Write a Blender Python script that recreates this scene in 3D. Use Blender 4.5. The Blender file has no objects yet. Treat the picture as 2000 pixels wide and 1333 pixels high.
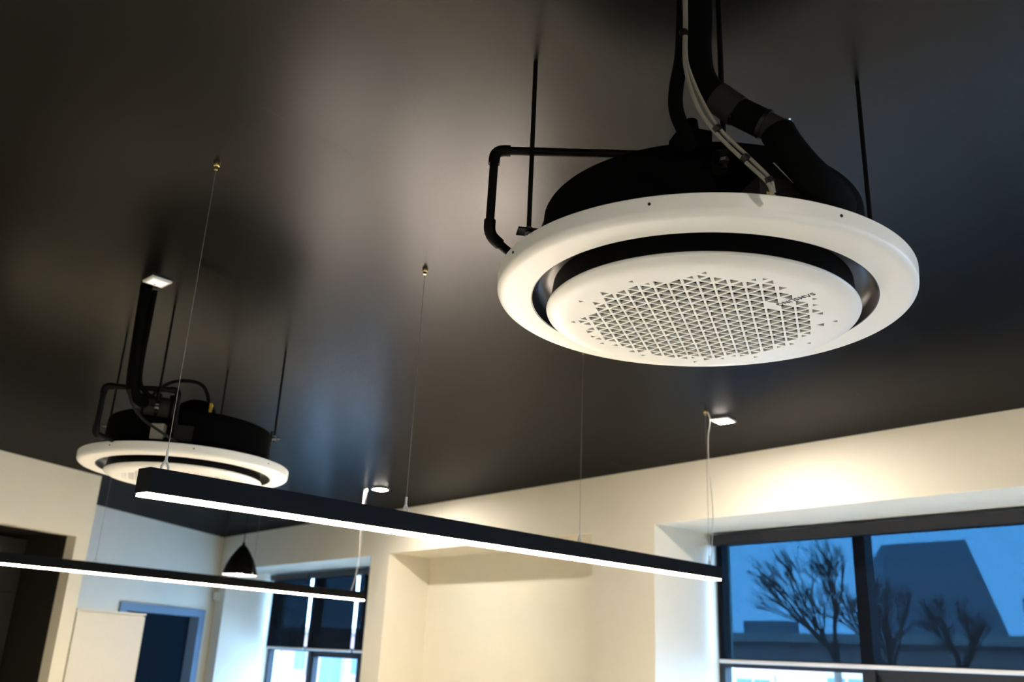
import bpy, bmesh, math, random
from mathutils import Vector, Matrix
from mathutils.geometry import delaunay_2d_cdt

scene = bpy.context.scene
COL = scene.collection
R = math.radians

# ------------------------------------------------------------------ camera
cam_d = bpy.data.cameras.new('camera')
cam = bpy.data.objects.new('camera', cam_d)
COL.objects.link(cam)
EYE = 1.6
c_r = Vector((0.99891877, -0.01529338, 0.0439021))
c_u = Vector((-0.04648959, -0.32860775, 0.94332161))
c_w = Vector((0.0, 0.94434266, 0.32896344))
m = Matrix.Identity(4)
for i in range(3):
    m[i][0], m[i][1], m[i][2] = c_r[i], c_u[i], -c_w[i]
m[2][3] = EYE
cam.matrix_world = m
cam_d.sensor_width = 36.0
cam_d.sensor_fit = 'HORIZONTAL'
cam_d.lens = 1773.7 / 2000 * 36
cam_d.clip_start = 0.05
cam_d.clip_end = 300
cam_d.dof.use_dof = True
cam_d.dof.focus_distance = 2.35
cam_d.dof.aperture_fstop = 3.6
scene.camera = cam

# ------------------------------------------------------------------ exposure, sky, sun
vs = scene.view_settings
vs.view_transform = 'Standard'
vs.look = 'None'
vs.gamma = 1.0
vs.use_curve_mapping = False
vs.exposure = 2.55
LAMP_COL = (1.0, 0.82, 0.49)
LAMP_POWER = 14.5
DOWN_POWER = 275.0
ADDED_LAMP_POWER = 4.9
SKY_COL = (0.31, 0.59, 1.0)
SKY_POWER = 2.8
world = bpy.data.worlds.new('overcast_sky')
scene.world = world
world.use_nodes = True
bg = world.node_tree.nodes['Background']
bg.inputs[0].default_value = (*SKY_COL, 1)
bg.inputs[1].default_value = SKY_POWER
sun_d = bpy.data.lights.new('sun', 'SUN')
sun_d.energy = 0.8
sun_d.angle = R(6)
sun_d.color = (1.0, 0.93, 0.86)
sun = bpy.data.objects.new('sun', sun_d)
COL.objects.link(sun)
sun.rotation_euler = Vector((0.72, 0.50, -0.55)).to_track_quat('-Z', 'Y').to_euler()
sun.location = (-10, -10, 20)

# ------------------------------------------------------------------ materials
def mat(name, col, rough=0.5, metal=0.0, spec=0.5, noise=0.0, scale=20.0, bump=0.0, bump_scale=60.0, coat=0.0):
    mt = bpy.data.materials.new(name)
    mt.use_nodes = True
    nt = mt.node_tree
    b = nt.nodes['Principled BSDF']
    b.inputs['Base Color'].default_value = (*col, 1)
    b.inputs['Roughness'].default_value = rough
    b.inputs['Metallic'].default_value = metal
    b.inputs['Specular IOR Level'].default_value = spec
    b.inputs['Coat Weight'].default_value = coat
    tc = nt.nodes.new('ShaderNodeTexCoord')
    if noise > 0:
        n = nt.nodes.new('ShaderNodeTexNoise')
        n.inputs['Scale'].default_value = scale
        n.inputs['Detail'].default_value = 4
        nt.links.new(tc.outputs['Object'], n.inputs['Vector'])
        mx = nt.nodes.new('ShaderNodeMixRGB')
        mx.inputs[1].default_value = (*[max(0, c * (1 - noise)) for c in col], 1)
        mx.inputs[2].default_value = (*[min(1, c * (1 + noise)) for c in col], 1)
        nt.links.new(n.outputs['Fac'], mx.inputs[0])
        nt.links.new(mx.outputs[0], b.inputs['Base Color'])
    if bump > 0:
        n2 = nt.nodes.new('ShaderNodeTexNoise')
        n2.inputs['Scale'].default_value = bump_scale
        nt.links.new(tc.outputs['Object'], n2.inputs['Vector'])
        bp = nt.nodes.new('ShaderNodeBump')
        bp.inputs['Strength'].default_value = bump
        bp.inputs['Distance'].default_value = 0.01
        nt.links.new(n2.outputs['Fac'], bp.inputs['Height'])
        nt.links.new(bp.outputs['Normal'], b.inputs['Normal'])
    return mt

def emit(name, col, power):
    mt = bpy.data.materials.new(name)
    mt.use_nodes = True
    nt = mt.node_tree
    b = nt.nodes['Principled BSDF']
    b.inputs['Base Color'].default_value = (0.8, 0.8, 0.8, 1)
    b.inputs['Emission Color'].default_value = (*col, 1)
    b.inputs['Emission Strength'].default_value = power
    return mt

M = {}
M['wall'] = mat('warm_white_paint', (0.82, 0.775, 0.66), 0.7, noise=0.03, scale=3, bump=0.05, bump_scale=180)
M['floor'] = mat('dark_carpet', (0.68, 0.655, 0.60), 0.9, noise=0.2, scale=90)
M['desk_top'] = mat('white_laminate', (0.85, 0.83, 0.79), 0.22, noise=0.02)
M['white_plastic'] = mat('white_plastic', (0.80, 0.79, 0.74), 0.42, noise=0.015, scale=8)
M['black_gloss'] = mat('black_gloss_plastic', (0.003, 0.003, 0.0035), 0.38, spec=0.3, noise=0.1)
M['black_matt'] = mat('black_housing_paint', (0.0012, 0.0012, 0.0012), 0.8, spec=0.04, noise=0.2)
M['black_foam'] = mat('black_pipe_insulation', (0.0015, 0.0015, 0.0015), 0.9, spec=0.05, noise=0.3, scale=60)
M['black_pvc'] = mat('black_painted_pvc', (0.0018, 0.0018, 0.0018), 0.55, spec=0.12, noise=0.2)
M['dark_grey'] = mat('dark_grey_coupling', (0.010, 0.009, 0.008), 0.7, spec=0.2, noise=0.2)
M['filter'] = mat('dark_air_filter', (0.006, 0.006, 0.006), 0.9, spec=0.1, noise=0.3, scale=200)
M['ink'] = mat('dark_grey_ink', (0.03, 0.03, 0.035), 0.5, noise=0.05)
M['steel'] = mat('zinc_steel', (0.6, 0.6, 0.58), 0.3, metal=1.0, noise=0.1)
M['brass'] = mat('brass', (0.75, 0.6, 0.25), 0.25, metal=1.0, noise=0.1)
M['cable_grey'] = mat('grey_cable_sheath', (0.20, 0.185, 0.15), 0.5, noise=0.05)
M['cable_white'] = mat('white_cable_sheath', (0.75, 0.73, 0.68), 0.5, noise=0.05)
M['wire'] = mat('suspension_wire', (0.22, 0.21, 0.2), 0.45, metal=0.6, noise=0.1)
M['yellow'] = mat('yellow_label', (0.75, 0.45, 0.02), 0.5, noise=0.05)
M['grey_label'] = mat('pale_grey_label', (0.30, 0.28, 0.24), 0.6, noise=0.05)
M['lamp_black'] = mat('black_aluminium', (0.002, 0.002, 0.0022), 0.6, spec=0.1, noise=0.1)
M['strip'] = emit('lamp_diffuser', LAMP_COL, LAMP_POWER)
M['frame'] = mat('charcoal_window_frame', (0.010, 0.012, 0.018), 0.5, noise=0.1)
M['door_leaf'] = mat('dark_blue_grey_door', (0.005, 0.012, 0.022), 0.9, spec=0.05, noise=0.05)
M['door_frame'] = mat('blue_grey_door_frame', (0.17, 0.27, 0.40), 0.5, noise=0.05)
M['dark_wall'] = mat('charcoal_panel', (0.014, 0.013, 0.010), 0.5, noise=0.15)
M['cabinet'] = mat('cream_cabinet', (0.78, 0.75, 0.68), 0.4, noise=0.02)
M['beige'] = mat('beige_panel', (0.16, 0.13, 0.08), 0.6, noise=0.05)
M['bar'] = mat('blind_bottom_bar', (0.72, 0.70, 0.68), 0.4, noise=0.05)
M['cassette'] = mat('blind_cassette', (0.012, 0.013, 0.018), 0.5, noise=0.1)
M['facade'] = mat('pink_render', (0.29, 0.18, 0.16), 0.9, noise=0.06, scale=1.5)
M['facade_white'] = mat('white_stone_trim', (0.26, 0.23, 0.21), 0.9, noise=0.05)
M['facade_glass'] = mat('dark_blue_glazing', (0.02, 0.07, 0.10), 0.2, noise=0.1)
M['dark_building'] = mat('hazy_dark_brick', (0.17, 0.20, 0.23), 0.9, noise=0.2, scale=2)  # bluish tint holds haze and sky light over the dark walls
M['bark'] = mat('dark_bark', (0.03, 0.028, 0.025), 0.9, noise=0.3)
M['bounce_white'] = mat('white_bounce_surface', (0.93, 0.92, 0.90), 0.8, noise=0.03)
M['street'] = mat('street_asphalt', (0.30, 0.30, 0.31), 0.9, noise=0.2)
M['bulb'] = emit('lamp_bulb', (1.0, 0.93, 0.82), 30.0)
M['shade_in'] = mat('white_enamel', (0.9, 0.89, 0.86), 0.4, noise=0.02)
M['lens_dim'] = emit('dim_lens', (1.0, 0.95, 0.88), 0.12)
M['lens'] = emit('downlight_lens', (1.0, 0.92, 0.80), DOWN_POWER)

def ceiling_material():
    mt = bpy.data.materials.new('satin_dark_ceiling_paint')
    mt.use_nodes = True
    nt = mt.node_tree
    b = nt.nodes['Principled BSDF']
    tc = nt.nodes.new('ShaderNodeTexCoord')
    m0 = nt.nodes.new('ShaderNodeMapping')
    m0.inputs['Rotation'].default_value = (0, 0, R(-52))
    nt.links.new(tc.outputs['Object'], m0.inputs['Vector'])
    mp = nt.nodes.new('ShaderNodeMapping')
    mp.inputs['Scale'].default_value = (0.45, 6.0, 1.0)
    nt.links.new(m0.outputs['Vector'], mp.inputs['Vector'])
    n = nt.nodes.new('ShaderNodeTexNoise')
    n.inputs['Scale'].default_value = 2.2
    n.inputs['Detail'].default_value = 2
    nt.links.new(mp.outputs['Vector'], n.inputs['Vector'])
    cr = nt.nodes.new('ShaderNodeMixRGB')
    cr.inputs[1].default_value = (0.0020, 0.00175, 0.00155, 1)
    cr.inputs[2].default_value = (0.0022, 0.00195, 0.00172, 1)
    nt.links.new(n.outputs['Fac'], cr.inputs[0])
    nt.links.new(cr.outputs[0], b.inputs['Base Color'])
    rr = nt.nodes.new('ShaderNodeMapRange')
    rr.inputs[3].default_value = 0.255
    rr.inputs[4].default_value = 0.28
    nt.links.new(n.outputs['Fac'], rr.inputs[0])
    nt.links.new(rr.outputs[0], b.inputs['Roughness'])
    b.inputs['Specular IOR Level'].default_value = 0.0
    gl_ = nt.nodes.new('ShaderNodeBsdfGlossy')
    mx_ = nt.nodes.new('ShaderNodeMixShader')
    lw = nt.nodes.new('ShaderNodeLayerWeight')
    mr = nt.nodes.new('ShaderNodeMapRange')
    mr.inputs[1].default_value = 0.5
    mr.inputs[2].default_value = 0.75
    mr.inputs[3].default_value = 0.038
    mr.inputs[4].default_value = 0.062
    nt.links.new(lw.outputs['Facing'], mr.inputs[0])
    nt.links.new(mr.outputs[0], mx_.inputs[0])
    nt.links.new(b.outputs[0], mx_.inputs[1])
    nt.links.new(gl_.outputs[0], mx_.inputs[2])
    nt.links.new(mx_.outputs[0], nt.nodes['Material Output'].inputs['Surface'])
    nt.links.new(rr.outputs[0], gl_.inputs['Roughness'])
    return mt
M['ceiling'] = ceiling_material()

def blind_material(name, lo, hi):
    mt = bpy.data.materials.new(name)
    mt.use_nodes = True
    nt = mt.node_tree
    b = nt.nodes['Principled BSDF']
    b.inputs['Base Color'].default_value = (0.006, 0.008, 0.012, 1)
    b.inputs['Roughness'].default_value = 1.0
    b.inputs['Specular IOR Level'].default_value = 0.1
    out = nt.nodes['Material Output']
    tr = nt.nodes.new('ShaderNodeBsdfTransparent')
    tr.inputs[0].default_value = (0.40, 0.64, 0.76, 1)
    tc = nt.nodes.new('ShaderNodeTexCoord')
    mp = nt.nodes.new('ShaderNodeMapping')
    mp.inputs['Scale'].default_value = (160, 160, 12)
    nt.links.new(tc.outputs['Object'], mp.inputs['Vector'])
    n = nt.nodes.new('ShaderNodeTexNoise')
    n.inputs['Scale'].default_value = 1.0
    nt.links.new(mp.outputs['Vector'], n.inputs['Vector'])
    rr = nt.nodes.new('ShaderNodeMapRange')
    rr.inputs[3].default_value = hi
    rr.inputs[4].default_value = lo
    nt.links.new(n.outputs['Fac'], rr.inputs[0])
    mx = nt.nodes.new('ShaderNodeMixShader')
    nt.links.new(rr.outputs[0], mx.inputs[0])
    nt.links.new(tr.outputs[0], mx.inputs[1])
    nt.links.new(b.outputs[0], mx.inputs[2])
    nt.links.new(mx.outputs[0], out.inputs['Surface'])
    return mt
M['blind'] = blind_material('open_weave_screen_fabric', 0.69, 0.73)
M['blind_dense'] = blind_material('dense_weave_screen_fabric', 0.915, 0.935)

def glass_material():
    mt = bpy.data.materials.new('window_glass')
    mt.use_nodes = True
    nt = mt.node_tree
    out = nt.nodes['Material Output']
    tr = nt.nodes.new('ShaderNodeBsdfTransparent')
    tr.inputs[0].default_value = (0.93, 0.96, 0.97, 1)
    gl = nt.nodes.new('ShaderNodeBsdfGlossy')
    gl.inputs['Roughness'].default_value = 0.02
    mx = nt.nodes.new('ShaderNodeMixShader')
    mx.inputs[0].default_value = 0.04
    nt.links.new(tr.outputs[0], mx.inputs[1])
    nt.links.new(gl.outputs[0], mx.inputs[2])
    nt.links.new(mx.outputs[0], out.inputs['Surface'])
    return mt
M['glass'] = glass_material()

# ------------------------------------------------------------------ mesh helpers
def obj(name, bm, material, parent=None, world=True, smooth=False):
    me = bpy.data.meshes.new(name)
    bmesh.ops.recalc_face_normals(bm, faces=bm.faces[:])
    bm.to_mesh(me)
    bm.free()
    if isinstance(material, (list, tuple)):
        for k in material:
            me.materials.append(M[k])
    else:
        me.materials.append(M[material])
    o = bpy.data.objects.new(name, me)
    COL.objects.link(o)
    if smooth:
        for p in me.polygons:
            p.use_smooth = True
        me.set_sharp_from_angle(angle=R(smooth if smooth is not True else 35))
    if parent is not None:
        o.parent = parent
        if world:
            o.matrix_parent_inverse = wmat(parent).inverted()
    return o

WM = {}
def wmat(o):
    return WM.get(o.name, Matrix.Identity(4))

def thing(name, label, cat, matrix=None, group=None, parent=None):
    o = bpy.data.objects.new(name, None)
    COL.objects.link(o)
    o.empty_display_size = 0.1
    mm = matrix if matrix is not None else Matrix.Identity(4)
    o.matrix_world = mm
    WM[o.name] = mm.copy()
    if label:
        o['label'] = label
        o['category'] = cat
    if group:
        o['group'] = group
    return o

def tag(o, label, cat, group=None):
    o['label'] = label
    o['category'] = cat
    if group:
        o['group'] = group
    return o

def struct(o, label=None):
    o['kind'] = 'structure'
    if label:
        o['label'] = label
    return o

def add_box(bm, o, ax, ay, az):
    """box from corner o with edge vectors ax, ay, az"""
    o, ax, ay, az = Vector(o), Vector(ax), Vector(ay), Vector(az)
    v = [bm.verts.new(o + ax * i + ay * j + az * k) for k in (0, 1) for j in (0, 1) for i in (0, 1)]
    for f in ((0, 1, 3, 2), (4, 6, 7, 5), (0, 4, 5, 1), (2, 3, 7, 6), (0, 2, 6, 4), (1, 5, 7, 3)):
        bm.faces.new([v[i] for i in f])

def cbox(bm, c, sx, sy, sz, rz=0.0):
    """box centred at c, turned about z"""
    x = Vector((math.cos(rz), math.sin(rz), 0))
    y = Vector((-math.sin(rz), math.cos(rz), 0))
    z = Vector((0, 0, 1))
    add_box(bm, Vector(c) - x * sx / 2 - y * sy / 2 - z * sz / 2, x * sx, y * sy, z * sz)

def add_tube(bm, pts, r, n=12, cap=True):
    pts = [Vector(p) for p in pts]
    rr = r if isinstance(r, (list, tuple)) else [r] * len(pts)
    t0 = (pts[1] - pts[0]).normalized()
    ref = Vector((0, 0, 1)) if abs(t0.z) < 0.9 else Vector((1, 0, 0))
    nx = t0.cross(ref).normalized()
    rings = []
    for i, p in enumerate(pts):
        if i == 0:
            t = t0
        elif i == len(pts) - 1:
            t = (pts[i] - pts[i - 1]).normalized()
        else:
            t = ((pts[i + 1] - pts[i]).normalized() + (pts[i] - pts[i - 1]).normalized()).normalized()
        nx = (nx - t * nx.dot(t)).normalized()
        ny = t.cross(nx)
        rings.append([bm.verts.new(p + (nx * math.cos(a) + ny * math.sin(a)) * rr[i]) for a in [2 * math.pi * k / n for k in range(n)]])
    for a, b in zip(rings, rings[1:]):
        for k in range(n):
            bm.faces.new((a[k], a[(k + 1) % n], b[(k + 1) % n], b[k]))
    if cap:
        bm.faces.new(list(reversed(rings[0])))
        bm.faces.new(rings[-1])

def spline(pts, k=6):
    """Catmull-Rom through the points"""
    P = [Vector(p) for p in pts]
    P = [P[0] * 2 - P[1]] + P + [P[-1] * 2 - P[-2]]
    out = []
    for i in range(1, len(P) - 2):
        p0, p1, p2, p3 = P[i - 1], P[i], P[i + 1], P[i + 2]
        for s in range(k):
            t = s / k
            out.append(0.5 * ((2 * p1) + (p2 - p0) * t + (2 * p0 - 5 * p1 + 4 * p2 - p3) * t * t + (3 * p1 - p0 - 3 * p2 + p3) * t ** 3))
    out.append(P[-2])
    return out

def add_lathe(bm, prof, n=96, closed=False, centre=(0, 0, 0)):
    c = Vector(centre)
    rings = []
    for r, z in prof:
        if r < 1e-6:
            rings.append([bm.verts.new(c + Vector((0, 0, z)))])
        else:
            rings.append([bm.verts.new(c + Vector((r * math.cos(2 * math.pi * k / n), r * math.sin(2 * math.pi * k / n), z))) for k in range(n)])
    pairs = list(zip(rings, rings[1:]))
    if closed:
        pairs.append((rings[-1], rings[0]))
    for a, b in pairs:
        for k in range(n):
            if len(a) == 1:
                bm.faces.new((a[0], b[(k + 1) % n], b[k]))
            elif len(b) == 1:
                bm.faces.new((a[k], a[(k + 1) % n], b[0]))
            else:
                bm.faces.new((a[k], a[(k + 1) % n], b[(k + 1) % n], b[k]))

def add_prism(bm, poly, z0, z1):
    a = [bm.verts.new((x, y, z0)) for x, y in poly]
    b = [bm.verts.new((x, y, z1)) for x, y in poly]
    n = len(poly)
    bm.faces.new(a)
    bm.faces.new(list(reversed(b)))
    for k in range(n):
        bm.faces.new((a[k], a[(k + 1) % n], b[(k + 1) % n], b[k]))

def B():
    return bmesh.new()

# ------------------------------------------------------------------ the room
H = 3.16                                     # ceiling height
W0 = Vector((1.2424, 7.5530, 0))             # left edge of the large window, on the window wall
U = Vector((0.63226, -0.77476, 0))           # along the window wall, towards the camera side
N = Vector((0.77476, 0.63226, 0))            # out of the room
Zv = Vector((0, 0, 1))
def wp(u, d, z):
    return W0 + U * u + N * d + Zv * z
def wbox(bm, u0, u1, d0, d1, z0, z1):
    add_box(bm, wp(u0, d0, z0), U * (u1 - u0), N * (d1 - d0), Zv * (z1 - z0))

A0 = Vector((-4.5557, 8.1085, 0))            # left wall, face line
LU = Vector((0.35834, 0.93359, 0))
LN = Vector((-0.93359, 0.35834, 0))          # out of the room
B0 = Vector((-5.0448, 11.3870, 0))           # back wall, face line
BU = Vector((0.23680, 0.97156, 0))
BN = Vector((-0.97156, 0.23680, 0))

TH = 1.0                                      # thick outer wall
SILL = 0.75
openings = [(-8.45, -4.40, 2.656), (0.0, 4.05, 2.693), (4.45, 8.50, 2.69)]
NICHE = (-4.01, -0.72, 2.668, 0.58)

bm = B()
# above and below the openings, and the piers between
edges = [-8.72, -8.45, -4.40, -4.01, -0.72, 0.0, 4.05, 4.45, 8.50, 9.2]
solid = [(-9.6, -8.45), (-4.40, -4.01), (-0.72, 0.0), (4.05, 4.45), (8.50, 9.2)]
for a, b_ in solid:
    wbox(bm, a, b_, 0, TH, 0, H)
for a, b_, h in openings:
    wbox(bm, a, b_, 0, TH, h, H)
    wbox(bm, a, b_, 0, TH, 0, SILL)
a, b_, h, dp = NICHE
wbox(bm, a, b_, 0, TH, h, H)
wbox(bm, a, b_, dp, TH, 0, h)
struct(obj('wall_window', bm, 'wall'), 'thick warm white wall with deep window openings and a niche')

outer = [wp(-9.6, TH, 0), wp(9.2, TH, 0)]
floor_poly = [(p.x, p.y) for p in outer] + [(0.6, -5.2), (-10.4, -4.6), (-6.9, 9.0)]
bm = B()
add_prism(bm, floor_poly, -0.2, 0.0)
struct(obj('floor', bm, 'floor'))
bm = B()
add_prism(bm, floor_poly, H, H + 0.2)
struct(obj('ceiling', bm, 'ceiling'), 'dark satin painted ceiling')

# left wall with a wide dark opening
def lp(s, d, z):
    return A0 + LU * s + LN * d + Zv * z
def lbox(bm, s0, s1, d0, d1, z0, z1):
    add_box(bm, lp(s0, d0, z0), LU * (s1 - s0), LN * (d1 - d0), Zv * (z1 - z0))
bm = B()
lbox(bm, -13.2, -1.6, 0, 0.12, 0, H)
lbox(bm, -1.6, 1.065, 0, 0.12, 2.535, H)
lbox(bm, 1.065, 1.236, 0, 0.12, 0, H)
struct(obj('wall_left', bm, 'wall'), 'beige lit wall with a wide dark opening at the left edge')
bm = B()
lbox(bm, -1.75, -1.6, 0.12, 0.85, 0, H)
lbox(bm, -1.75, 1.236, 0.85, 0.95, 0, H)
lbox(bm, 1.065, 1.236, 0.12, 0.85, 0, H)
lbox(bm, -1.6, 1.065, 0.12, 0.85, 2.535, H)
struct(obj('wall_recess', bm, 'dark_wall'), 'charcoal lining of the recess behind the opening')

# back wall with a door
def bp_(s, d, z):
    return B0 + BU * s + BN * d + Zv * z
def bbox(bm, s0, s1, d0, d1, z0, z1):
    add_box(bm, bp_(s0, d0, z0), BU * (s1 - s0), BN * (d1 - d0), Zv * (z1 - z0))
bm = B()
bbox(bm, -16, 0.78, 0, 0.25, 0, H)
bbox(bm, 0.78, 2.81, 0, 0.25, 2.06, H)
bbox(bm, 2.81, 3.3, 0, 0.25, 0, H)
struct(obj('wall_back', bm, 'wall'), 'far wall beside the dark blue door')
# rear walls behind the photographer
bm = B()
r0, r1, r2 = wp(9.2, 0, 0), Vector((0.4, -5.0, 0)), Vector((-10.2, -4.5, 0))
for p, q in ((r0, r1), (r1, r2)):
    d = (q - p)
    nn = Vector((d.y, -d.x, 0)).normalized() * 0.2
    if nn.dot(p) < 0 and nn.dot(Vector((0, 2, 0)) - p) > 0:
        nn = -nn
    add_box(bm, p, d, nn, Zv * H)
struct(obj('wall_rear', bm, 'wall'))

# ------------------------------------------------------------------ windows
GD = 0.80                                     # depth of the frames behind the wall face
def window(name, u0, u1, head, ncol, RAIL, sill):
    root = thing(name, None, None)
    root['kind'] = 'structure'
    bm = B()
    fw = 0.06
    wbox(bm, u0, u1, GD, GD + 0.09, head - fw, head)
    wbox(bm, u0, u1, GD, GD + 0.09, SILL, SILL + fw)
    wbox(bm, u0, u0 + fw, GD, GD + 0.09, SILL, head)
    wbox(bm, u1 - fw, u1, GD, GD + 0.09, SILL, head)
    obj('window_frame', bm, 'frame', root)
    w = (u1 - u0) / ncol
    for k in range(1, ncol):
        bm = B()
        wbox(bm, u0 + k * w - 0.05, u0 + k * w + 0.05, GD - 0.01, GD + 0.1, SILL, head)
        obj('mullion', bm, 'frame', root)
    for k in range(ncol):
        a, b_ = u0 + k * w + 0.04, u0 + (k + 1) * w - 0.04
        bm = B()
        wbox(bm, a, b_, GD, GD + 0.09, RAIL - 0.05, RAIL + 0.02)
        obj('transom', bm, 'frame', root)
        for z0, z1 in ((SILL + 0.05, RAIL - 0.04), (RAIL + 0.01, head - 0.05)):
            bm = B()
            wbox(bm, a, b_, GD + 0.04, GD + 0.05, z0, z1)
            obj('pane', bm, 'glass', root)
        if k == 1:                            # opening casement in the lower middle light
            bm = B()
            for q in ((a, a + 0.05, SILL + 0.05, RAIL - 0.05), (b_ - 0.05, b_, SILL + 0.05, RAIL - 0.05),
                      (a, b_, RAIL - 0.11, RAIL - 0.05), (a, b_, SILL + 0.05, SILL + 0.11)):
                wbox(bm, q[0], q[1], GD + 0.005, GD + 0.085, q[2], q[3])
            obj('casement', bm, 'frame', root)
    bm = B()
    wbox(bm, u0 - 0.0, u1, -0.02, GD, SILL - 0.03, SILL + 0.005)
    obj('window_sill', bm, sill, root)
    return root
for i, (a, b_, h) in enumerate(openings):
    window('window_%d' % (i + 1), a, b_, h, 3, (1.60, 1.652, 1.652)[i], ('desk_top', 'desk_top', 'frame')[i])  # third sill, out of view, made dark to dim its ceiling reflection

def blind(u0, u1, head, z_bot, label, cloth='blind'):
    root = thing('roller_blind', label, 'blind', Matrix.Translation(wp((u0 + u1) / 2, 0.70, z_bot)), group='roller blinds at the windows')
    bm = B()
    wbox(bm, u0 - 0.02, u1 + 0.02, 0.66, 0.78, head - 0.11, head - 0.025)
    obj('cassette', bm, 'cassette', root)
    bm = B()
    wbox(bm, u0, u1, 0.7195, 0.7205, z_bot, head - 0.10)
    obj('screen_fabric', bm, cloth, root)
    bm = B()
    add_tube(bm, [wp(u0, 0.72, z_bot), wp(u1, 0.72, z_bot)], 0.016, 10)
    obj('bottom_bar', bm, 'bar', root, smooth=True)
    return root
h1, h2, h3 = openings[0][2], openings[1][2], openings[2][2]
blind(-8.36, -7.17, h1, 1.585, 'dark roller blind nearest the room corner behind the black pendant shade', 'blind_dense')
blind(-7.09, -5.89, h1, 1.585, 'dark roller blind beside the beige pier, in the smaller window', 'blind_dense')
blind(-5.81, -4.48, h1, 1.585, 'dark roller blind mostly hidden behind the beige pier', 'blind_dense')
blind(0.075, 2.66, h2, 1.648, 'wide dark see-through roller blind with tree silhouettes in the large right window')
blind(2.74, 4.0, h2, 1.648, 'narrow dark roller blind past the right end of the wide blind')

# ------------------------------------------------------------------ doors and recess fittings
d1 = thing('door_1', None, None)
d1['kind'] = 'structure'
d1['label'] = 'dark blue door in a blue-grey frame on the far wall'
bm = B()
bbox(bm, 0.78, 0.93, -0.03, 0.22, 0, 2.06)
bbox(bm, 2.66, 2.81, -0.03, 0.22, 0, 2.06)
bbox(bm, 0.93, 2.66, -0.03, 0.22, 1.955, 2.06)
obj('door_frame', bm, 'door_frame', d1)
bm = B()
bbox(bm, 0.93, 2.66, 0.12, 0.17, 0, 1.955)
obj('door_leaf', bm, 'door_leaf', d1)
bm = B()
add_tube(bm, [bp_(1.02, 0.12, 1.0), bp_(1.02, 0.06, 1.0), bp_(1.14, 0.06, 1.0)], 0.01, 8)
obj('door_handle', bm, 'steel', d1, smooth=True)

loc = thing('dark_panelled_cupboard', 'charcoal panelled cupboard inside the dark opening at the left edge', 'cupboard', Matrix.Translation(lp(0.5, 0.7, 0)))
bm = B()
lbox(bm, 0.10, 1.06, 0.62, 0.84, 0, 2.50)
obj('body', bm, 'dark_wall', loc)
for s0, s1 in ((0.12, 0.78), (0.79, 1.04)):
    for z0, z1 in ((0.05, 1.02), (1.03, 1.50), (1.51, 1.98), (1.99, 2.48)):
        bm = B()
        lbox(bm, s0, s1, 0.60, 0.618, z0, z1)
        obj('panel', bm, 'dark_wall', loc)
bm = B()
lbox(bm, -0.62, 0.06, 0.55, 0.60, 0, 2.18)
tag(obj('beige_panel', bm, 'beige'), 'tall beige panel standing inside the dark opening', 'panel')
bm = B()
lbox(bm, -0.8, 0.13, 0.48, 0.54, 2.30, 2.335)
tag(obj('reflection_streak', bm, 'grey_label'), 'thin grey rail standing in for a reflected light strip in the dark opening', 'streak')  # grey strip painted as the reflection of a ceiling light strip

cb = thing('tall_cabinet', 'tall cream cabinet standing behind the end of the left wall', 'cabinet', Matrix.Translation(lp(1.7, 0.25, 0)))
bm = B()
lbox(bm, 1.265, 2.20, 0.02, 0.5, 0, 1.85)
obj('body', bm, 'cabinet', cb)
bm = B()
lbox(bm, 1.262, 2.203, 0.0, 0.02, 0.06, 1.835)
obj('door', bm, 'cabinet', cb)
bm = B()
lbox(bm, 1.25, 2.21, -0.005, 0.505, 1.85, 1.868)
obj('top', bm, 'cabinet', cb)

bm = B()
pc = wp(-8.66, -0.03, 2.28)
cbox(bm, pc, 0.09, 0.07, 0.12, R(50))
ms = obj('motion_sensor', bm, 'white_plastic')
tag(ms, 'small white motion sensor mounted in the far room corner', 'sensor')

# ------------------------------------------------------------------ linear pendant lamps
def linear_lamp(label, p0, d, length, z0, z1, cables, extra=None):
    """p0: start of the axis, z0/z1: height of the underside at both ends; cables: distances along the axis"""
    p0 = Vector((p0[0], p0[1], 0))
    d = Vector((d[0], d[1], 0)).normalized()
    slope = (z1 - z0) / length
    ax = (d + Zv * slope)
    side = Vector((-d.y, d.x, 0))
    hh, ww = 0.078, 0.066
    s0 = p0 + Zv * z0
    root = thing('linear_pendant_lamp', label, 'lamp', Matrix.Translation(s0), group='linear pendant lamps')
    bm = B()
    add_box(bm, s0 - side * ww / 2 + Zv * 0.004, ax * length, side * ww, Zv * (hh - 0.004))
    obj('lamp_body', bm, 'lamp_black', root)
    bm = B()
    add_box(bm, s0 - side * (ww / 2 - 0.004) + ax * 0.004 - Zv * 0.006, ax * (length - 0.008), side * (ww - 0.008), Zv * 0.011)
    obj('light_strip', bm, 'strip', root)
    for s in cables:
        q = s0 + ax * s + Zv * hh
        top = Vector((q.x, q.y, H))
        bm = B()
        add_tube(bm, [q + Zv * 0.05, top - Zv * 0.02], 0.0011, 6)
        obj('suspension_wire', bm, 'wire', root)
        bm = B()
        for e in (-1, 1):
            add_tube(bm, [q + d * 0.012 * e, q + d * 0.012 * e + Zv * 0.012, q + Zv * 0.035], 0.004, 8)
        add_tube(bm, [q + Zv * 0.03, q + Zv * 0.062], 0.0045, 8)
        obj('wire_grip', bm, 'cable_white', root, smooth=True)
        bm = B()
        add_lathe(bm, [(0, -0.028), (0.006, -0.028), (0.007, -0.016), (0.010, -0.014), (0.012, -0.006), (0.012, 0), (0, 0)], 16, centre=top)
        obj('ceiling_anchor', bm, 'brass', root, smooth=True)
    if extra is not None:
        s, pts = extra
        q = s0 + ax * s + Zv * hh
        bm = B()
        add_tube(bm, spline([q + Vector(p) for p in pts] , 6), 0.003, 8)
        obj('power_cable', bm, 'cable_white', root, smooth=True)
    return root

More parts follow.
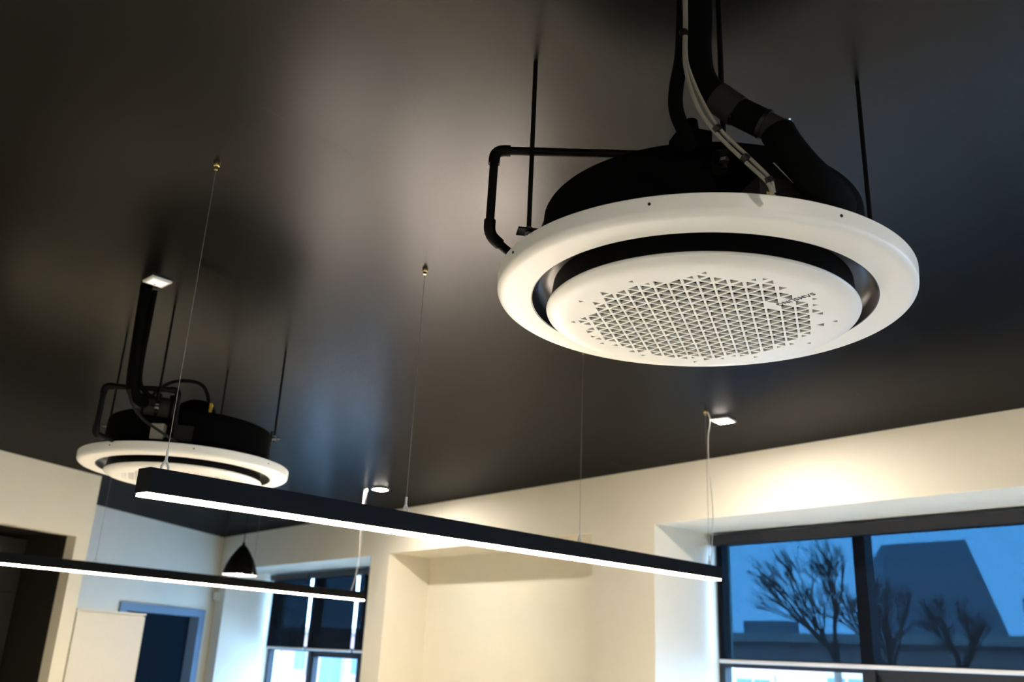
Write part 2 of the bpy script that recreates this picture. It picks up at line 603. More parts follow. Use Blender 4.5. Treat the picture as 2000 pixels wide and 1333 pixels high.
DL = Vector((0.62092, 0.78387, 0))
L0 = Vector((-1.04, 2.76, 0)) - DL * 0.065
linear_lamp('long black linear pendant lamp crossing in front of the window wall', L0, DL, 3.885, 2.010, 2.108,
            [0.065, 1.118, 2.35, 3.785],
            (3.775, [(0.012, 0.0, 0.0), (0.022, 0.0, 0.10), (0.034, 0.0, 0.34), (0.018, 0.0, 0.60), (0.018, 0.0, 0.80), (0.034, 0.0, 0.91), (0.020, 0.0, 0.968)]))
D2 = Vector((0.6300, 0.7766, 0))
L2 = Vector((-1.357, 9.341, 0)) - D2 * 3.885
linear_lamp('black linear pendant lamp hanging lower left by the far wall', L2, D2, 3.885, 2.068, 2.070,
            [0.10, 1.10, 2.55, 3.80],
            (3.77, [(-0.03, -0.03, 0.0), (-0.01, -0.01, 0.10), (0.01, 0.01, 0.30), (0.0, 0.0, 0.6), (0.0, 0.0, 1.005)]))

# ------------------------------------------------------------------ air conditioners
def grille_mesh(bm, rot, logo):
    """flat perforated centre of the intake disc, z = 0, holes going up; returns nothing"""
    sp = 0.0396
    ca, sa = math.cos(rot), math.sin(rot)
    def rt(x, y):
        return Vector((x * ca - y * sa, x * sa + y * ca))
    a = Vector((math.cos(R(10)), math.sin(R(10)))) * sp
    b = Vector((math.cos(R(70)), math.sin(R(70)))) * sp
    o = Vector((-0.073, -0.2025))
    lc, ldir = Vector((0.1886, -0.197)), Vector((math.cos(R(126)), math.sin(R(126))))
    lperp = Vector((-ldir.y, ldir.x))
    holes = []
    rnd = random.Random(5)
    cells = []
    for i in range(-16, 20):
        for j in range(-16, 20):
            n0 = o + a * i + b * j
            for tri in ((n0, n0 + a, n0 + b), (n0 + a, n0 + a + b, n0 + b)):
                cells.append((tri, (tri[0] + tri[1] + tri[2]) / 3))
    lone = []
    for k in range(12):
        t = Vector((math.cos(R(18 + 30 * k)), math.sin(R(18 + 30 * k)))) * 0.322
        lone.append(min(range(len(cells)), key=lambda q: (cells[q][1] - t).length))
    for idx, (tri, c) in enumerate(cells):
        r = c.length
        rel = c - lc
        if logo and abs(rel.dot(ldir)) < 0.072 and abs(rel.dot(lperp)) < 0.017:
            continue
        if idx in lone:
            s = 0.36
        elif r < 0.262:
            s = 0.77
        elif r < 0.285:
            s = 0.62 + 0.1 * rnd.random()
        elif r < 0.306:
            if rnd.random() < 0.4:
                continue
            s = 0.36 + 0.22 * rnd.random()
        else:
            continue
        holes.append([rt(*(c + (v - c) * s)) for v in tri])
    nC = 96
    verts = [v for h in holes for v in h]
    nh = len(verts)
    RC = 0.345
    verts += [Vector((RC * math.cos(2 * math.pi * k / nC), RC * math.sin(2 * math.pi * k / nC))) for k in range(nC)]
    ed = []
    for k in range(len(holes)):
        ed += [(3 * k, 3 * k + 1), (3 * k + 1, 3 * k + 2), (3 * k + 2, 3 * k)]
    ed += [(nh + k, nh + (k + 1) % nC) for k in range(nC)]
    vo, eo, fo, ov, oe, of = delaunay_2d_cdt(verts, ed, [], 0, 1e-6)
    hid = []
    for l in ov:
        hid.append(next((q // 3 for q in l if q < nh), -1))
    bv = [bm.verts.new((v.x, v.y, 0)) for v in vo]
    for f in fo:
        ids = {hid[q] for q in f}
        if len(ids) == 1 and -1 not in ids:
            continue
        bm.faces.new([bv[q] for q in f])
    for h in holes:
        lo = [bm.verts.new((v.x, v.y, 0)) for v in h]
        hi = [bm.verts.new((v.x, v.y, 0.007)) for v in h]
        for k in range(3):
            bm.faces.new((lo[k], lo[(k + 1) % 3], hi[(k + 1) % 3], hi[k]))
    return ca, sa

def letter_mesh(text, width, depth):
    cu = bpy.data.curves.new('lettering', 'FONT')
    cu.body = text
    cu.align_x = 'CENTER'
    cu.align_y = 'CENTER'
    cu.extrude = depth
    cu.offset = 0.012
    cu.space_character = 1.08
    t = bpy.data.objects.new('lettering_source', cu)
    COL.objects.link(t)
    dg = bpy.context.evaluated_depsgraph_get()
    me = bpy.data.meshes.new_from_object(t.evaluated_get(dg))
    bpy.data.objects.remove(t)
    xs = [v.co.x for v in me.vertices]
    ys = [v.co.y for v in me.vertices]
    k = width / (max(xs) - min(xs))
    cx, cy = (max(xs) + min(xs)) / 2, (max(ys) + min(ys)) / 2
    for v in me.vertices:
        v.co = Vector(((v.co.x - cx) * k, (v.co.y - cy) * k, v.co.z * k))
    return me

GZ = -0.044
def core_mesh():
    bm = B()
    add_lathe(bm, [(0.340, GZ + 0.024), (0.388, GZ + 0.0215), (0.384, 0.0), (0.379, 0.042), (0.340, 0.042)], 96, closed=True)
    return bm
def air_conditioner(label, centre, normal, rot, rods):
    n = Vector(normal).normalized()
    ex = Vector((1, 0, -n.x)).normalized()
    ey = n.cross(ex)
    mm = Matrix.Identity(4)
    for i in range(3):
        mm[i][0], mm[i][1], mm[i][2], mm[i][3] = ex[i], ey[i], n[i], centre[i]
    root = thing('ceiling_air_conditioner', label, 'air conditioner', mm, group='round ceiling air conditioners')
    def part(name, bm, material, smooth=False):
        return obj(name, bm, material, root, world=False, smooth=smooth)
    # white outer ring
    prof = [(0.4365, 0.0), (0.470, -0.0005), (0.500, 0.0)]
    for k in range(1, 9):
        t = k / 8 * math.pi / 2
        prof.append((0.500 + 0.025 * math.sin(t), 0.016 - 0.016 * math.cos(t)))
    prof += [(0.526, 0.047), (0.523, 0.0495), (0.40, 0.0495), (0.40, 0.046), (0.4365, 0.046)]
    bm = B()
    add_lathe(bm, prof, 160, closed=True)
    fr = part('fascia_ring', bm, 'white_plastic', smooth=40)
    for k in range(8):
        t = R(22 + 45 * k)
        p = Vector((0.5245 * math.cos(t), 0.5245 * math.sin(t), 0.030))
        q = Vector((math.cos(t), math.sin(t), 0))
        bm = B()
        add_tube(bm, [p, p + q * 0.003], 0.0035, 8)
        s = obj('screw', bm, 'dark_grey', fr, world=False)
    # black outlet slot
    prof = [(0.4366, 0.0015), (0.4335, 0.001), (0.4325, 0.004), (0.4315, 0.018), (0.425, 0.032), (0.41, 0.042), (0.392, 0.045), (0.378, 0.040), (0.378, 0.047), (0.4366, 0.047)]
    bm = B()
    add_lathe(bm, prof, 160, closed=True)
    part('outlet_slot', bm, 'black_gloss', smooth=40)
    # intake disc: perforated centre and rolled rim
    bm = B()
    ca, sa = grille_mesh(bm, rot, True)
    for v in bm.verts:
        v.co.z += GZ
    prof = [(0.345, GZ), (0.362, GZ + 0.0008), (0.376, GZ + 0.004), (0.387, GZ + 0.009), (0.393, GZ + 0.013), (0.3946, GZ + 0.017), (0.3935, GZ + 0.020), (0.386, GZ + 0.022)]
    add_lathe(bm, prof, 96)
    bmesh.ops.remove_doubles(bm, verts=bm.verts[:], dist=1e-5)
    disc = part('intake_grille', bm, 'white_plastic', smooth=30)
    bm = B()
    add_lathe(bm, [(0, GZ + 0.030), (0.33, GZ + 0.030), (0.33, GZ + 0.034), (0, GZ + 0.034)], 48)
    obj('outlet_core', core_mesh(), 'black_gloss', root, world=False, smooth=40)
    fl = obj('air_filter', bm, 'filter', disc, world=False)
    me = letter_mesh('S\u039bMSUNG', 0.104, 0.02)
    me.materials.append(M['ink'])
    lt = bpy.data.objects.new('lettering', me)
    COL.objects.link(lt)
    lt.parent = disc
    t = R(126) + rot
    lx = Vector((math.cos(t), math.sin(t), 0))
    ln = Vector((0, 0, -1))
    ly = ln.cross(lx)
    lc = Vector((0.1886, -0.197, 0))
    lc = Vector((lc.x * ca - lc.y * sa, lc.x * sa + lc.y * ca, GZ - 0.0003))
    lm = Matrix.Identity(4)
    for i in range(3):
        lm[i][0], lm[i][1], lm[i][2], lm[i][3] = lx[i], ly[i], ln[i], lc[i]
    lt.matrix_local = lm
    lt['label'] = 'dark grey SAMSUNG lettering'
    # black housing
    prof = [(0.0, 0.0496), (0.438, 0.0496), (0.440, 0.054), (0.440, 0.078), (0.436, 0.086), (0.416, 0.092), (0.415, 0.205)]
    for k in range(1, 7):
        t = k / 6 * math.pi / 2
        prof.append((0.390 + 0.025 * math.cos(t), 0.225 + 0.022 * math.sin(t)))
    prof += [(0.30, 0.249), (0.0, 0.249)]
    bm = B()
    add_lathe(bm, prof, 128)
    hs = part('housing', bm, 'black_matt', smooth=35)
    for (x, y, zb) in rods:
        rel = Vector((x - centre[0], y - centre[1], 0))
        out = rel.normalized()
        bm = B()
        add_tube(bm, [(x, y, zb - 0.03), (x, y, H)], 0.0062, 8)
        obj('hanger_rod', bm, 'black_pvc', root)
        bm = B()
        side = Vector((-out.y, out.x, 0))
        c0 = Vector((centre[0], centre[1], zb)) + out * 0.405
        ln_ = max(0.05, rel.length - 0.405 + 0.03)
        add_box(bm, c0 - side * 0.022 - Zv * 0.004, out * ln_, side * 0.044, Zv * 0.004)
        add_box(bm, c0 - side * 0.022 - Zv * 0.03, out * 0.012, side * 0.044, Zv * 0.06)
        br = obj('bracket', bm, 'black_pvc', root)
        bm = B()
        for z in (zb + 0.001, zb - 0.013):
            add_tube(bm, [(x, y, z), (x, y, z + 0.008)], 0.011, 6)
        obj('nut', bm, 'steel', br)
    return root

ac1 = air_conditioner('large round white ceiling air conditioner in the foreground on the right',
                      (0.4798, 2.1879, 2.4797), (0.0208, -0.0033, 1.0), 0.0,
                      [(0.030, 2.129, 2.645), (0.936, 2.159, 2.66), (0.447, 1.745, 2.66), (0.51, 2.64, 2.66)])
ac2 = air_conditioner('smaller distant round white ceiling air conditioner on the left',
                      (-1.6828, 4.7540, 2.4381), (-0.0011, 0.0051, 1.0), R(40),
                      [(-1.683, 4.232, 2.66), (-2.102, 4.703, 2.66), (-1.717, 5.300, 2.66), (-1.271, 4.871, 2.674)])

def pipe_run(root, name, pts, r, material, n=14, elbows=(), er=1.32, smooth=True, k=None):
    """tube through pts (rounded if k) with elbow sockets at given indices"""
    bm = B()
    add_tube(bm, spline(pts, k) if k else pts, r, n)
    p = obj(name, bm, material, root, smooth=smooth)
    for e in elbows:
        a, b, c = Vector(pts[e - 1]), Vector(pts[e]), Vector(pts[e + 1])
        u1, u2 = (a - b).normalized(), (c - b).normalized()
        q = []
        L = r * 2.6
        for i in range(7):
            t = i / 6
            q.append((b + u1 * L) * (1 - t) ** 2 + b * 2 * t * (1 - t) + (b + u2 * L) * t * t)
        q = [b + u1 * L * 1.7] + q + [b + u2 * L * 1.7]
        bm = B()
        add_tube(bm, q, r * er, n)
        obj('elbow', bm, material, p, smooth=smooth)
    return p

# --- piping of the near unit
def corner(a, b, c, r, n=5):
    a, b, c = Vector(a), Vector(b), Vector(c)
    u1, u2 = (a - b).normalized() * r, (c - b).normalized() * r
    return [(b + u1) * (1 - t) ** 2 + b * 2 * t * (1 - t) + (b + u2) * t * t for t in [i / n for i in range(n + 1)]]
def rounded(pts, r):
    out = [Vector(pts[0])]
    for a, b, c in zip(pts, pts[1:], pts[2:]):
        out += corner(a, b, c, r)
    out.append(Vector(pts[-1]))
    return out
def sleeve(parent, a, b, r, material, name='coupling', n=16):
    bm = B()
    add_tube(bm, [a, b], r, n)
    return obj(name, bm, material, parent, smooth=35)

dp = [(0.10, 2.30, 2.590), (-0.020, 2.205, 2.618), (-0.073, 2.150, 2.640), (-0.070, 2.150, 2.892), (0.300, 2.128, 2.886), (0.42, 2.12, 2.886), (0.44, 2.12, 2.70)]
bm = B()
add_tube(bm, rounded(dp, 0.02), 0.0115, 14)
dr = obj('drain_pipe', bm, 'black_pvc', ac1, smooth=40)
for a, b, c in ((dp[1], dp[2], dp[3]), (dp[2], dp[3], dp[4]), (dp[4], dp[5], dp[6])):
    a, b, c = Vector(a), Vector(b), Vector(c)
    u1, u2 = (a - b).normalized(), (c - b).normalized()
    bm = B()
    add_tube(bm, [b + u1 * 0.042] + corner(b + u1, b, b + u2, 0.026) + [b + u2 * 0.042], 0.0155, 14)
    obj('elbow', bm, 'black_pvc', dr, smooth=40)
# insulated suction pipe: down from the ceiling, bending over the near shoulder
ip = [(0.392, 1.700, 3.16), (0.392, 1.697, 3.0), (0.388, 1.697, 2.90), (0.394, 1.695, 2.83), (0.420, 1.688, 2.775), (0.462, 1.678, 2.738)]
bm = B()
add_tube(bm, spline(ip, 6), 0.0275, 18)
sp_ = obj('insulated_pipe', bm, 'black_foam', ac1, smooth=True)
sleeve(sp_, (0.420, 1.686, 2.772), (0.462, 1.676, 2.730), 0.034, 'dark_grey')
sleeve(sp_, (0.458, 1.677, 2.734), (0.515, 1.660, 2.690), 0.0315, 'black_foam', 'insulation_wrap')
sleeve(sp_, (0.512, 1.660, 2.692), (0.548, 1.650, 2.664), 0.029, 'dark_grey')
bm = B()
add_tube(bm, spline([(0.535, 1.645, 2.665), (0.552, 1.640, 2.625), (0.592, 1.655, 2.585), (0.644, 1.690, 2.562), (0.702, 1.770, 2.568), (0.72, 1.85, 2.57)], 6), 0.036, 18)
obj('pipe_tail', bm, 'black_foam', sp_, smooth=True)
for p, r_ in (((0.461, 1.677, 2.734), 0.0335), ((0.513, 1.660, 2.692), 0.033), ((0.552, 1.650, 2.662), 0.031)):
    bm = B()
    d = Vector((0.75, -0.2, -0.58)).normalized()
    add_tube(bm, [Vector(p) - d * 0.004, Vector(p) + d * 0.004], r_, 18)
    tie = obj('hose_clamp', bm, 'black_gloss', sp_, smooth=35)
bm = B()
add_tube(bm, [(0.555, 1.645, 2.695), (0.560, 1.642, 2.690)], 0.0065, 8)
add_tube(bm, [(0.560, 1.642, 2.690), (0.565, 1.638, 2.685)], 0.003, 8)
obj('clamp_bolt', bm, 'steel', sp_)
# thinner liquid line and its valve block
bm = B()
add_tube(bm, spline([(0.366, 1.735, 3.16), (0.360, 1.728, 3.0), (0.354, 1.727, 2.90), (0.341, 1.729, 2.82), (0.341, 1.732, 2.762), (0.360, 1.740, 2.715), (0.378, 1.765, 2.69)], 6), 0.0165, 14)
lq = obj('liquid_line', bm, 'black_foam', ac1, smooth=True)
bm = B()
cbox(bm, (0.385, 1.80, 2.715), 0.075, 0.07, 0.055, R(12))
add_tube(bm, [(0.385, 1.79, 2.72), (0.385, 1.79, 2.775)], [0.022, 0.016], 12)
obj('valve_block', bm, 'black_matt', lq)
# pair of pale cables strapped down to the terminal box
cp = [(0.352, 1.664, 3.16), (0.350, 1.663, 3.007), (0.349, 1.660, 2.938), (0.345, 1.652, 2.857), (0.350, 1.645, 2.804), (0.375, 1.640, 2.725), (0.409, 1.640, 2.660), (0.465, 1.632, 2.590), (0.503, 1.622, 2.537), (0.513, 1.630, 2.509)]
off = [(0, 0, 0)] * 4 + [(-0.003, 0, -0.004), (-0.008, 0, -0.008), (-0.0055, 0.001, -0.0055), (-0.0055, 0.001, -0.0055), (-0.003, 0, -0.005), (0, 0, 0)]
for s in (0, 1):
    bm = B()
    add_tube(bm, spline([Vector(p) + (Vector(o) if s else Vector((0.003, 0, 0.003))) for p, o in zip(cp, off)], 6), 0.0042, 8)
    obj('cable', bm, 'cable_grey', ac1, smooth=True)
for p, q in (((0.345, 1.655, 2.915), (0.345, 1.653, 2.905)), ((0.404, 1.640, 2.666), (0.411, 1.639, 2.656)), ((0.458, 1.633, 2.594), (0.466, 1.631, 2.584)), ((0.503, 1.622, 2.540), (0.507, 1.622, 2.530))):
    bm = B()
    add_tube(bm, [p, q], 0.0098, 10)
    obj('cable_tie', bm, 'black_gloss', ac1)
bm = B()
cbox(bm, (0.545, 1.745, 2.555), 0.105, 0.09, 0.06, R(14))
tb = obj('terminal_box', bm, 'dark_grey', ac1)
bm = B()
cbox(bm, (0.53, 1.696, 2.545), 0.022, 0.004, 0.007, R(14))
obj('label', bm, 'brass', tb)
for dz in (0.0, 0.014):
    bm = B()
    add_tube(bm, [(0.535 + dz * 0.8, 1.68, 2.612 + dz), (0.578 + dz * 0.8, 1.69, 2.572 + dz)], 0.0022 if dz == 0 else 0.0012, 8)
    obj('copper_capillary', bm, 'steel', ac1)

# --- piping of the far unit
bm = B()
add_tube(bm, spline([(-1.722, 3.960, 3.16), (-1.735, 4.000, 3.03), (-1.780, 4.130, 2.78), (-1.782, 4.175, 2.71), (-1.745, 4.225, 2.672), (-1.70, 4.28, 2.668)], 6), 0.028, 16)
ip2 = obj('insulated_pipe', bm, 'black_foam', ac2, smooth=True)
bm = B()
add_tube(bm, spline([(-1.680, 3.965, 3.15), (-1.700, 4.010, 3.0), (-1.752, 4.140, 2.78), (-1.735, 4.19, 2.72), (-1.71, 4.24, 2.70)], 6), 0.012, 12)
obj('liquid_line', bm, 'black_foam', ac2, smooth=True)
sleeve(ip2, (-1.775, 4.245, 2.672), (-1.62, 4.305, 2.668), 0.048, 'dark_grey')
for t in (0.12, 0.5, 0.88):
    p = Vector((-1.775, 4.245, 2.672)).lerp(Vector((-1.62, 4.305, 2.668)), t)
    d = Vector((0.155, 0.06, -0.004)).normalized()
    bm = B()
    add_tube(bm, [p - d * 0.006, p + d * 0.006], 0.052, 18)
    cbox(bm, p + Zv * 0.055, 0.02, 0.02, 0.02)
    obj('hose_clamp', bm, 'black_matt', ip2, smooth=35)
dp = [(-1.86, 4.30, 2.495), (-1.925, 4.176, 2.497), (-1.923, 4.176, 2.735), (-1.618, 4.300, 2.762), (-1.610, 4.31, 2.56), (-1.60, 4.36, 2.55)]
bm = B()
add_tube(bm, rounded(dp, 0.02), 0.013, 12)
dr2 = obj('drain_pipe', bm, 'black_pvc', ac2, smooth=40)
for a, b, c in zip(dp[:3], dp[1:4], dp[2:5]):
    a, b, c = Vector(a), Vector(b), Vector(c)
    u1, u2 = (a - b).normalized(), (c - b).normalized()
    bm = B()
    add_tube(bm, [b + u1 * 0.042] + corner(b + u1, b, b + u2, 0.026) + [b + u2 * 0.042], 0.0165, 12)
    obj('elbow', bm, 'black_pvc', dr2, smooth=40)
bm = B()
add_lathe(bm, [(0, 0.0), (0.10, 0.0), (0.10, 0.05), (0.085, 0.085), (0.05, 0.105), (0, 0.11)], 24, centre=(-1.625, 4.62, 2.685))
dome = obj('junction_dome', bm, 'black_matt', ac2, smooth=40)
bm = B()
cbox(bm, (-1.545, 4.60, 2.735), 0.012, 0.075, 0.075, R(10))
obj('warning_label', bm, 'yellow', dome)
bm = B()
add_tube(bm, spline([(-1.849, 4.50, 2.70), (-1.849, 4.538, 2.773), (-1.795, 4.559, 2.85), (-1.73, 4.584, 2.889), (-1.647, 4.615, 2.894), (-1.601, 4.631, 2.861), (-1.577, 4.639, 2.790), (-1.58, 4.64, 2.74)], 6), 0.0095, 10)
obj('cable', bm, 'black_pvc', ac2, smooth=True)
bm = B()
add_tube(bm, spline([(-1.77, 4.09, 2.70), (-1.744, 4.096, 2.631), (-1.695, 4.135, 2.570), (-1.60, 4.20, 2.512), (-1.585, 4.30, 2.505)], 6), 0.0065, 10)
obj('cable', bm, 'dark_grey', ac2, smooth=True)
for px, sx, mt_ in ((-1.690, 0.062, 'grey_label'), (-1.575, 0.085, 'dark_grey')):
    bm = B()
    q = Vector((-1.6828, 4.7540, 0))
    dx = px - q.x
    yy = q.y - math.sqrt(max(0.0, 0.44 ** 2 - dx * dx))
    cbox(bm, (px, yy + 0.012, 2.555), sx, 0.05, 0.075, math.asin(dx / 0.44))
    obj('terminal_box', bm, mt_, ac2)

# ------------------------------------------------------------------ pendant shade, downlights
pd = thing('dome_pendant_lamp', 'black dome pendant lamp hanging near the far corner', 'lamp', Matrix.Translation((-3.20, 11.494, 2.41)))
pc = Vector((-3.20, 11.494, 2.405))
bm = B()
prof = [(0.021, 0.345), (0.045, 0.325), (0.085, 0.27), (0.128, 0.20), (0.165, 0.12), (0.188, 0.05), (0.200, 0.004), (0.205, 0.0), (0.209, 0.004), (0.196, 0.055), (0.173, 0.127), (0.135, 0.208), (0.09, 0.28), (0.05, 0.336), (0.021, 0.362)]
add_lathe(bm, prof, 48, centre=pc)
sh = obj('lamp_shade', bm, ['lamp_black', 'shade_in'], pd, smooth=True)
for p in sh.data.polygons:
    zc = sum((sh.data.vertices[v].co - pc).z for v in p.vertices) / len(p.vertices)
    rc = sum(math.hypot((sh.data.vertices[v].co - pc).x, (sh.data.vertices[v].co - pc).y) for v in p.vertices) / len(p.vertices)
    lim = [(0, 0.205), (0.05, 0.192), (0.123, 0.169), (0.204, 0.1315), (0.275, 0.0875), (0.33, 0.0475), (0.36, 0.02)]
    for (z0, q0), (z1, q1) in zip(lim, lim[1:]):
        if z0 <= zc <= z1 and rc < q0 + (q1 - q0) * (zc - z0) / (z1 - z0):
            p.material_index = 1
bm = B()
add_lathe(bm, [(0, -0.012), (0.03, -0.004), (0.045, 0.02), (0.045, 0.05), (0.025, 0.09), (0.015, 0.12), (0, 0.12)], 20, centre=pc)
obj('bulb', bm, 'bulb', pd, smooth=True)
bm = B()
add_tube(bm, [pc + Zv * 0.345, pc + Zv * 0.40], [0.022, 0.012], 12)
add_tube(bm, [pc + Zv * 0.39, Vector((pc.x, pc.y, H))], 0.005, 8)
obj('cord', bm, 'black_pvc', pd)

def downlight(x, y, rz, size, label, lens='lens'):
    t = thing('square_downlight', label, 'downlight', Matrix.Translation((x, y, H)), group='square ceiling downlights')
    bm = B()
    s = size / 2
    cbox(bm, (x, y, H - 0.006), size, size, 0.012, rz)
    bmesh.ops.bevel(bm, geom=bm.edges[:], offset=0.003, segments=2, affect='EDGES')
    fr = obj('frame', bm, 'white_plastic', t)
    bm = B()
    cbox(bm, (x, y, H - 0.013), size * 0.72, size * 0.72, 0.003, rz)
    obj('lens', bm, lens, t)
    bm = B()
    c, sn = math.cos(rz), math.sin(rz)
    add_tube(bm, [(x - c * s * 0.45, y - sn * s * 0.45, H - 0.016), (x - c * s * 0.45, y - sn * s * 0.45, H - 0.014)], 0.005, 10)
    obj('sensor_dot', bm, 'grey_label', t)
    return t
downlight(-1.635, 3.863, R(-44), 0.098, 'small square white ceiling plate, dimly lit, at the far air conditioner pipe', 'lens_dim')
downlight(1.432, 5.874, R(-39), 0.128, 'small square white downlight at the right end of the long linear lamp')
downlight(-1.265, 9.222, R(-39), 0.135, 'small square white downlight farthest away near the window wall')

for x, y, lb in ((1.5, -0.35, 'small square downlight just behind the photographer on the right'),
                 (-1.76, -1.74, 'small square downlight farthest behind the photographer'),
                 (-4.48, 1.59, 'small square downlight beyond the left edge near the long left wall'),
                 (4.16, 2.55, 'small square downlight by the window beyond the right edge')):
    downlight(x, y, R(-39), 0.13, lb)

# ------------------------------------------------------------------ furniture below the picture
def desk(x, y, rz, L, W, label):
    t = thing('desk', label, 'desk', Matrix.Translation((x, y, 0)) @ Matrix.Rotation(rz, 4, 'Z'), group='white desks under the lamps')
    bm = B()
    add_box(bm, (-L / 2, -W / 2, 0.715), (L, 0, 0), (0, W, 0), (0, 0, 0.03))
    obj('desk_top', bm, 'desk_top', t, world=False)
    for sx in (-1, 1):
        for sy in (-1, 1):
            bm = B()
            cbox(bm, (sx * (L / 2 - 0.06), sy * (W / 2 - 0.06), 0.3575), 0.05, 0.05, 0.715)
            obj('leg', bm, 'lamp_black', t, world=False)
    return t
az = math.atan2(DL.y, DL.x)
c1 = L0 + DL * 1.94
c2 = L2 + D2 * 1.94
desk(c1.x, c1.y, az, 3.6, 1.4, 'long white desk under the long linear lamp')
desk(c2.x, c2.y, az, 3.6, 1.5, 'long white desk under the far linear lamp')

# low table and tilted bowl lamps, unseen, added to brighten the ceiling
mt_ = thing('low_table', 'unseen dark low table added to carry the bowl lamps', 'table', Matrix.Translation((-0.90, 6.95, 0)))
bm = B()
add_box(bm, (-0.95, -1.30, 0.40), (1.9, 0, 0), (0, 2.6, 0), (0, 0, 0.03))
obj('table_top', bm, 'dark_wall', mt_, world=False)
for sx in (-0.83, 0.83):
    for sy in (-1.18, 1.18):
        bm = B()
        cbox(bm, (sx, sy, 0.20), 0.07, 0.07, 0.40)
        obj('leg', bm, 'lamp_black', mt_, world=False)
def added_bowl_lamp(x, y, aim, power, label):
    tc = Vector((x, y, 0))
    head = tc + Zv * 0.80
    d = (Vector(aim) - head).normalized()
    g = thing('added_bowl_lamp', label, 'lamp', Matrix.Translation(tc + Zv * 0.43), group='unseen bowl lamps added to brighten the ceiling')
    bm = B()
    add_lathe(bm, [(0, 0.43), (0.10, 0.43), (0.10, 0.445), (0.02, 0.455), (0.012, 0.70), (0, 0.70)], 24, centre=tc)
    obj('stand', bm, 'lamp_black', g, smooth=40)
    bm = B()
    add_tube(bm, [head + d * k for k in (-0.16, -0.14, -0.08, 0.0, 0.05)], [0.05, 0.17, 0.27, 0.34, 0.36], 40, cap=False)
    obj('bowl', bm, 'lamp_black', g, smooth=True)
    bm = B()
    add_tube(bm, [head - d * 0.012, head - d * 0.004], 0.33, 40)
    M['added_diffuser'] = emit('added_lamp_diffuser', (1.0, 0.84, 0.70), power)
    obj('diffuser', bm, 'added_diffuser', g)
for x, y, p_, lb in ((-0.15, 7.15, 1.4, 'added unseen bowl lamp nearest the long linear lamp on the low table'),
                     (-0.80, 6.70, 0.8, 'added unseen bowl lamp in the middle of the low table'),
                     (-0.75, 7.85, 0.7, 'added unseen bowl lamp at the niche end of the low table'),
                     (-1.40, 5.95, 0.35, 'added unseen bowl lamp at the near end of the low table'),
                     (-1.60, 7.45, 0.45, 'added unseen bowl lamp on the far left side of the low table')):
    added_bowl_lamp(x, y, (x * 0.35, 2.5, H), ADDED_LAMP_POWER * p_, lb)

# ------------------------------------------------------------------ outside
FD = 14.0                                     # street facade distance from the wall face
fb = thing('pink_house', 'pale pink rendered house across the street seen below the blinds', 'building', Matrix.Translation(wp(-20, FD, -7)))
PAR = 2.33
bm = B()
wbox(bm, -75, 12, FD, FD + 6, -7, PAR)
obj('wall', bm, 'facade', fb)
bm = B()
wbox(bm, -75, 12, FD - 0.25, FD + 0.3, PAR - 0.1, PAR + 0.1)
obj('parapet', bm, 'facade_white', fb)
base = [(-35.45, -34.5, 0.05, 1.36), (-32.95, -32.0, 0.72, 1.48), (-30.6, -28.9, -0.5, 1.30), (-28.1, -27.2, 0.72, 1.50)]
for k in range(-4, 6):
    for (a, b_, z0, z1) in base:
        a, b_ = a + 8.6 * k, b_ + 8.6 * k
        if a < -74 or b_ > 11:
            continue
        for dz in (0.0, -3.2):
            bm = B()
            wbox(bm, a - 0.12, b_ + 0.12, FD - 0.06, FD, z0 - 0.15 + dz, z1 + 0.12 + dz)
            wf = obj('window', bm, 'facade_white', fb)
            mid = (a + b_) / 2
            for q0, q1 in ((a, mid - 0.04), (mid + 0.04, b_)):
                bm = B()
                wbox(bm, q0, q1, FD - 0.08, FD - 0.05, z0 + dz, z1 + dz)
                obj('pane', bm, 'facade_glass', wf)
bm = B()
wbox(bm, -10.4, -9.1, FD + 1.3, FD + 1.9, PAR - 0.2, 2.80)
obj('chimney', bm, 'dark_building', fb)
db = thing('dark_gabled_building', 'dark gabled building silhouette behind the right blind', 'building', Matrix.Translation(wp(-9, FD + 12, -7)))
bm = B()
pts = [(-12.2, -7), (-6.0, -7), (-8.05, 3.0), (-9.08, 6.05), (-12.1, 6.05)]
f0 = [bm.verts.new(wp(a, FD + 12, z)) for a, z in pts]
f1 = [bm.verts.new(wp(a - 2.6, FD + 16, z)) for a, z in pts]
bm.faces.new(f0)
bm.faces.new(list(reversed(f1)))
for i in range(5):
    bm.faces.new((f0[i], f0[(i + 1) % 5], f1[(i + 1) % 5], f1[i]))
obj('wall', bm, 'dark_building', db)
bm = B()
wbox(bm, -8.3, 2.0, FD + 14, FD + 20, -7, 4.25)
obj('side_wing', bm, 'dark_building', db)

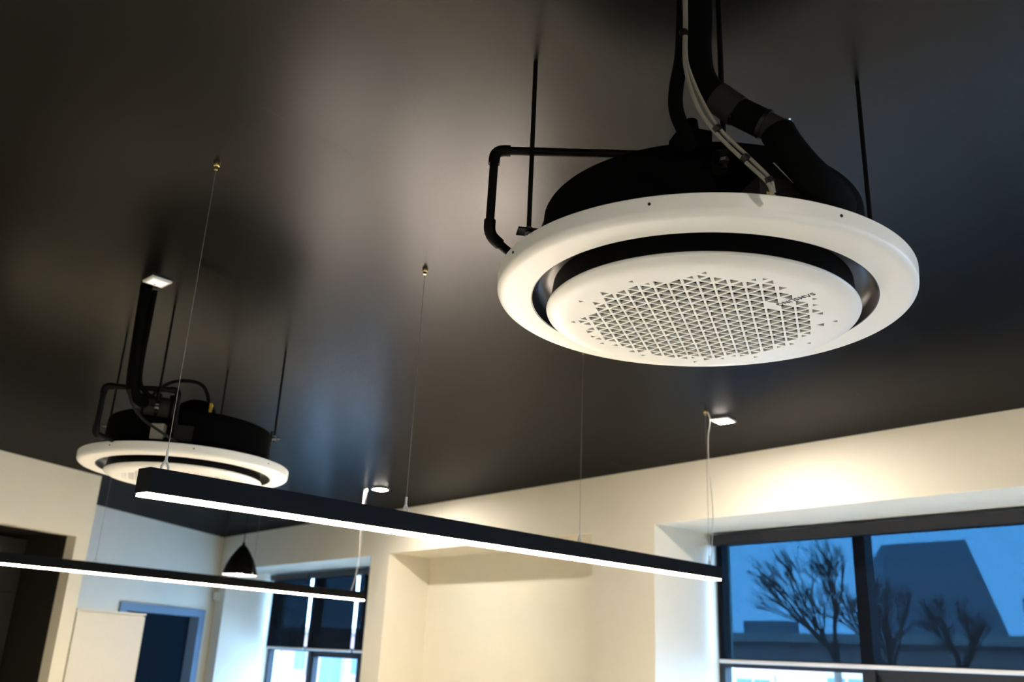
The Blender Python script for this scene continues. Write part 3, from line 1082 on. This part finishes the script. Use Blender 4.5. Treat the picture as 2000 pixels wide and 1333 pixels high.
def bare_tree(u, d, zf, blen, seed, label, lean=0.0):
    rnd = random.Random(seed)
    t = thing('bare_tree', label, 'tree', Matrix.Translation(wp(u, d, -7)), group='bare street trees')
    bm = B()
    base = wp(u, d, -7)
    fork = wp(u - 0.06, d, zf)
    add_tube(bm, [base, base.lerp(fork, 0.5) + U * 0.08, fork], [0.13, 0.09, 0.055], 8)
    obj('trunk', bm, 'bark', t, smooth=True)
    def grow(bm, p, dirv, ln, r, depth):
        q = p + dirv * ln
        mid = p.lerp(q, 0.5) + Vector((rnd.uniform(-1, 1), rnd.uniform(-1, 1), 0)) * ln * 0.05
        add_tube(bm, [p, mid, q], [r, r * 0.8, r * 0.6], 5, cap=False)
        if depth == 0:
            return
        for k in range(3):
            dv = (dirv + U * rnd.uniform(-0.55, 0.4) + N * rnd.uniform(-0.4, 0.4) + Zv * rnd.uniform(-0.15, 0.35)).normalized()
            grow(bm, p.lerp(q, rnd.uniform(0.45, 1.0)), dv, ln * rnd.uniform(0.6, 0.85), max(0.005, r * 0.58), depth - 1)
    for k in range(6):
        bm = B()
        a = 2 * math.pi * k / 6 + rnd.uniform(-0.3, 0.3)
        dv = (Zv * 0.9 + U * (0.55 * math.cos(a) + lean) + N * 0.5 * math.sin(a)).normalized()
        grow(bm, fork - Zv * rnd.uniform(0, 0.35), dv, blen, 0.030, 4)
        obj('branch', bm, 'bark', t)
    return t
bare_tree(-2.62, 7.0, 2.05, 0.68, 3, 'bare branching tree outside the left light of the large window', -0.45)
bare_tree(-3.2, 9.6, 1.82, 0.62, 8, 'bare tree in front of the dark gabled building, nearest the mullion', -0.2)
bare_tree(-2.98, 11.6, 1.90, 0.48, 12, 'small bare tree at the lower right of the large window', 0.1)
bm = B()
add_box(bm, wp(-70, TH, -7.2), U * 110, N * 60, Zv * 0.2)
struct(obj('street_ground', bm, 'street'))
bm = B()
wbox(bm, -1.5, 12, TH + 0.02, 8.0, -1.6, -1.4)  # unseen slab added to darken what the ceiling reflects
ro_ = obj('added_dark_roof', bm, 'dark_wall')
tag(ro_, 'unseen dark roof added below the large window to darken the ceiling reflection', 'roof')
bm = B()
wbox(bm, -30.0, -2.2, TH + 0.02, 9.0, 0.0, 0.2)  # unseen white slab added to bounce sky light towards the ceiling
tag(obj('added_pale_roof', bm, 'bounce_white'), 'unseen pale roof added outside the smaller window to brighten the ceiling reflection', 'roof')
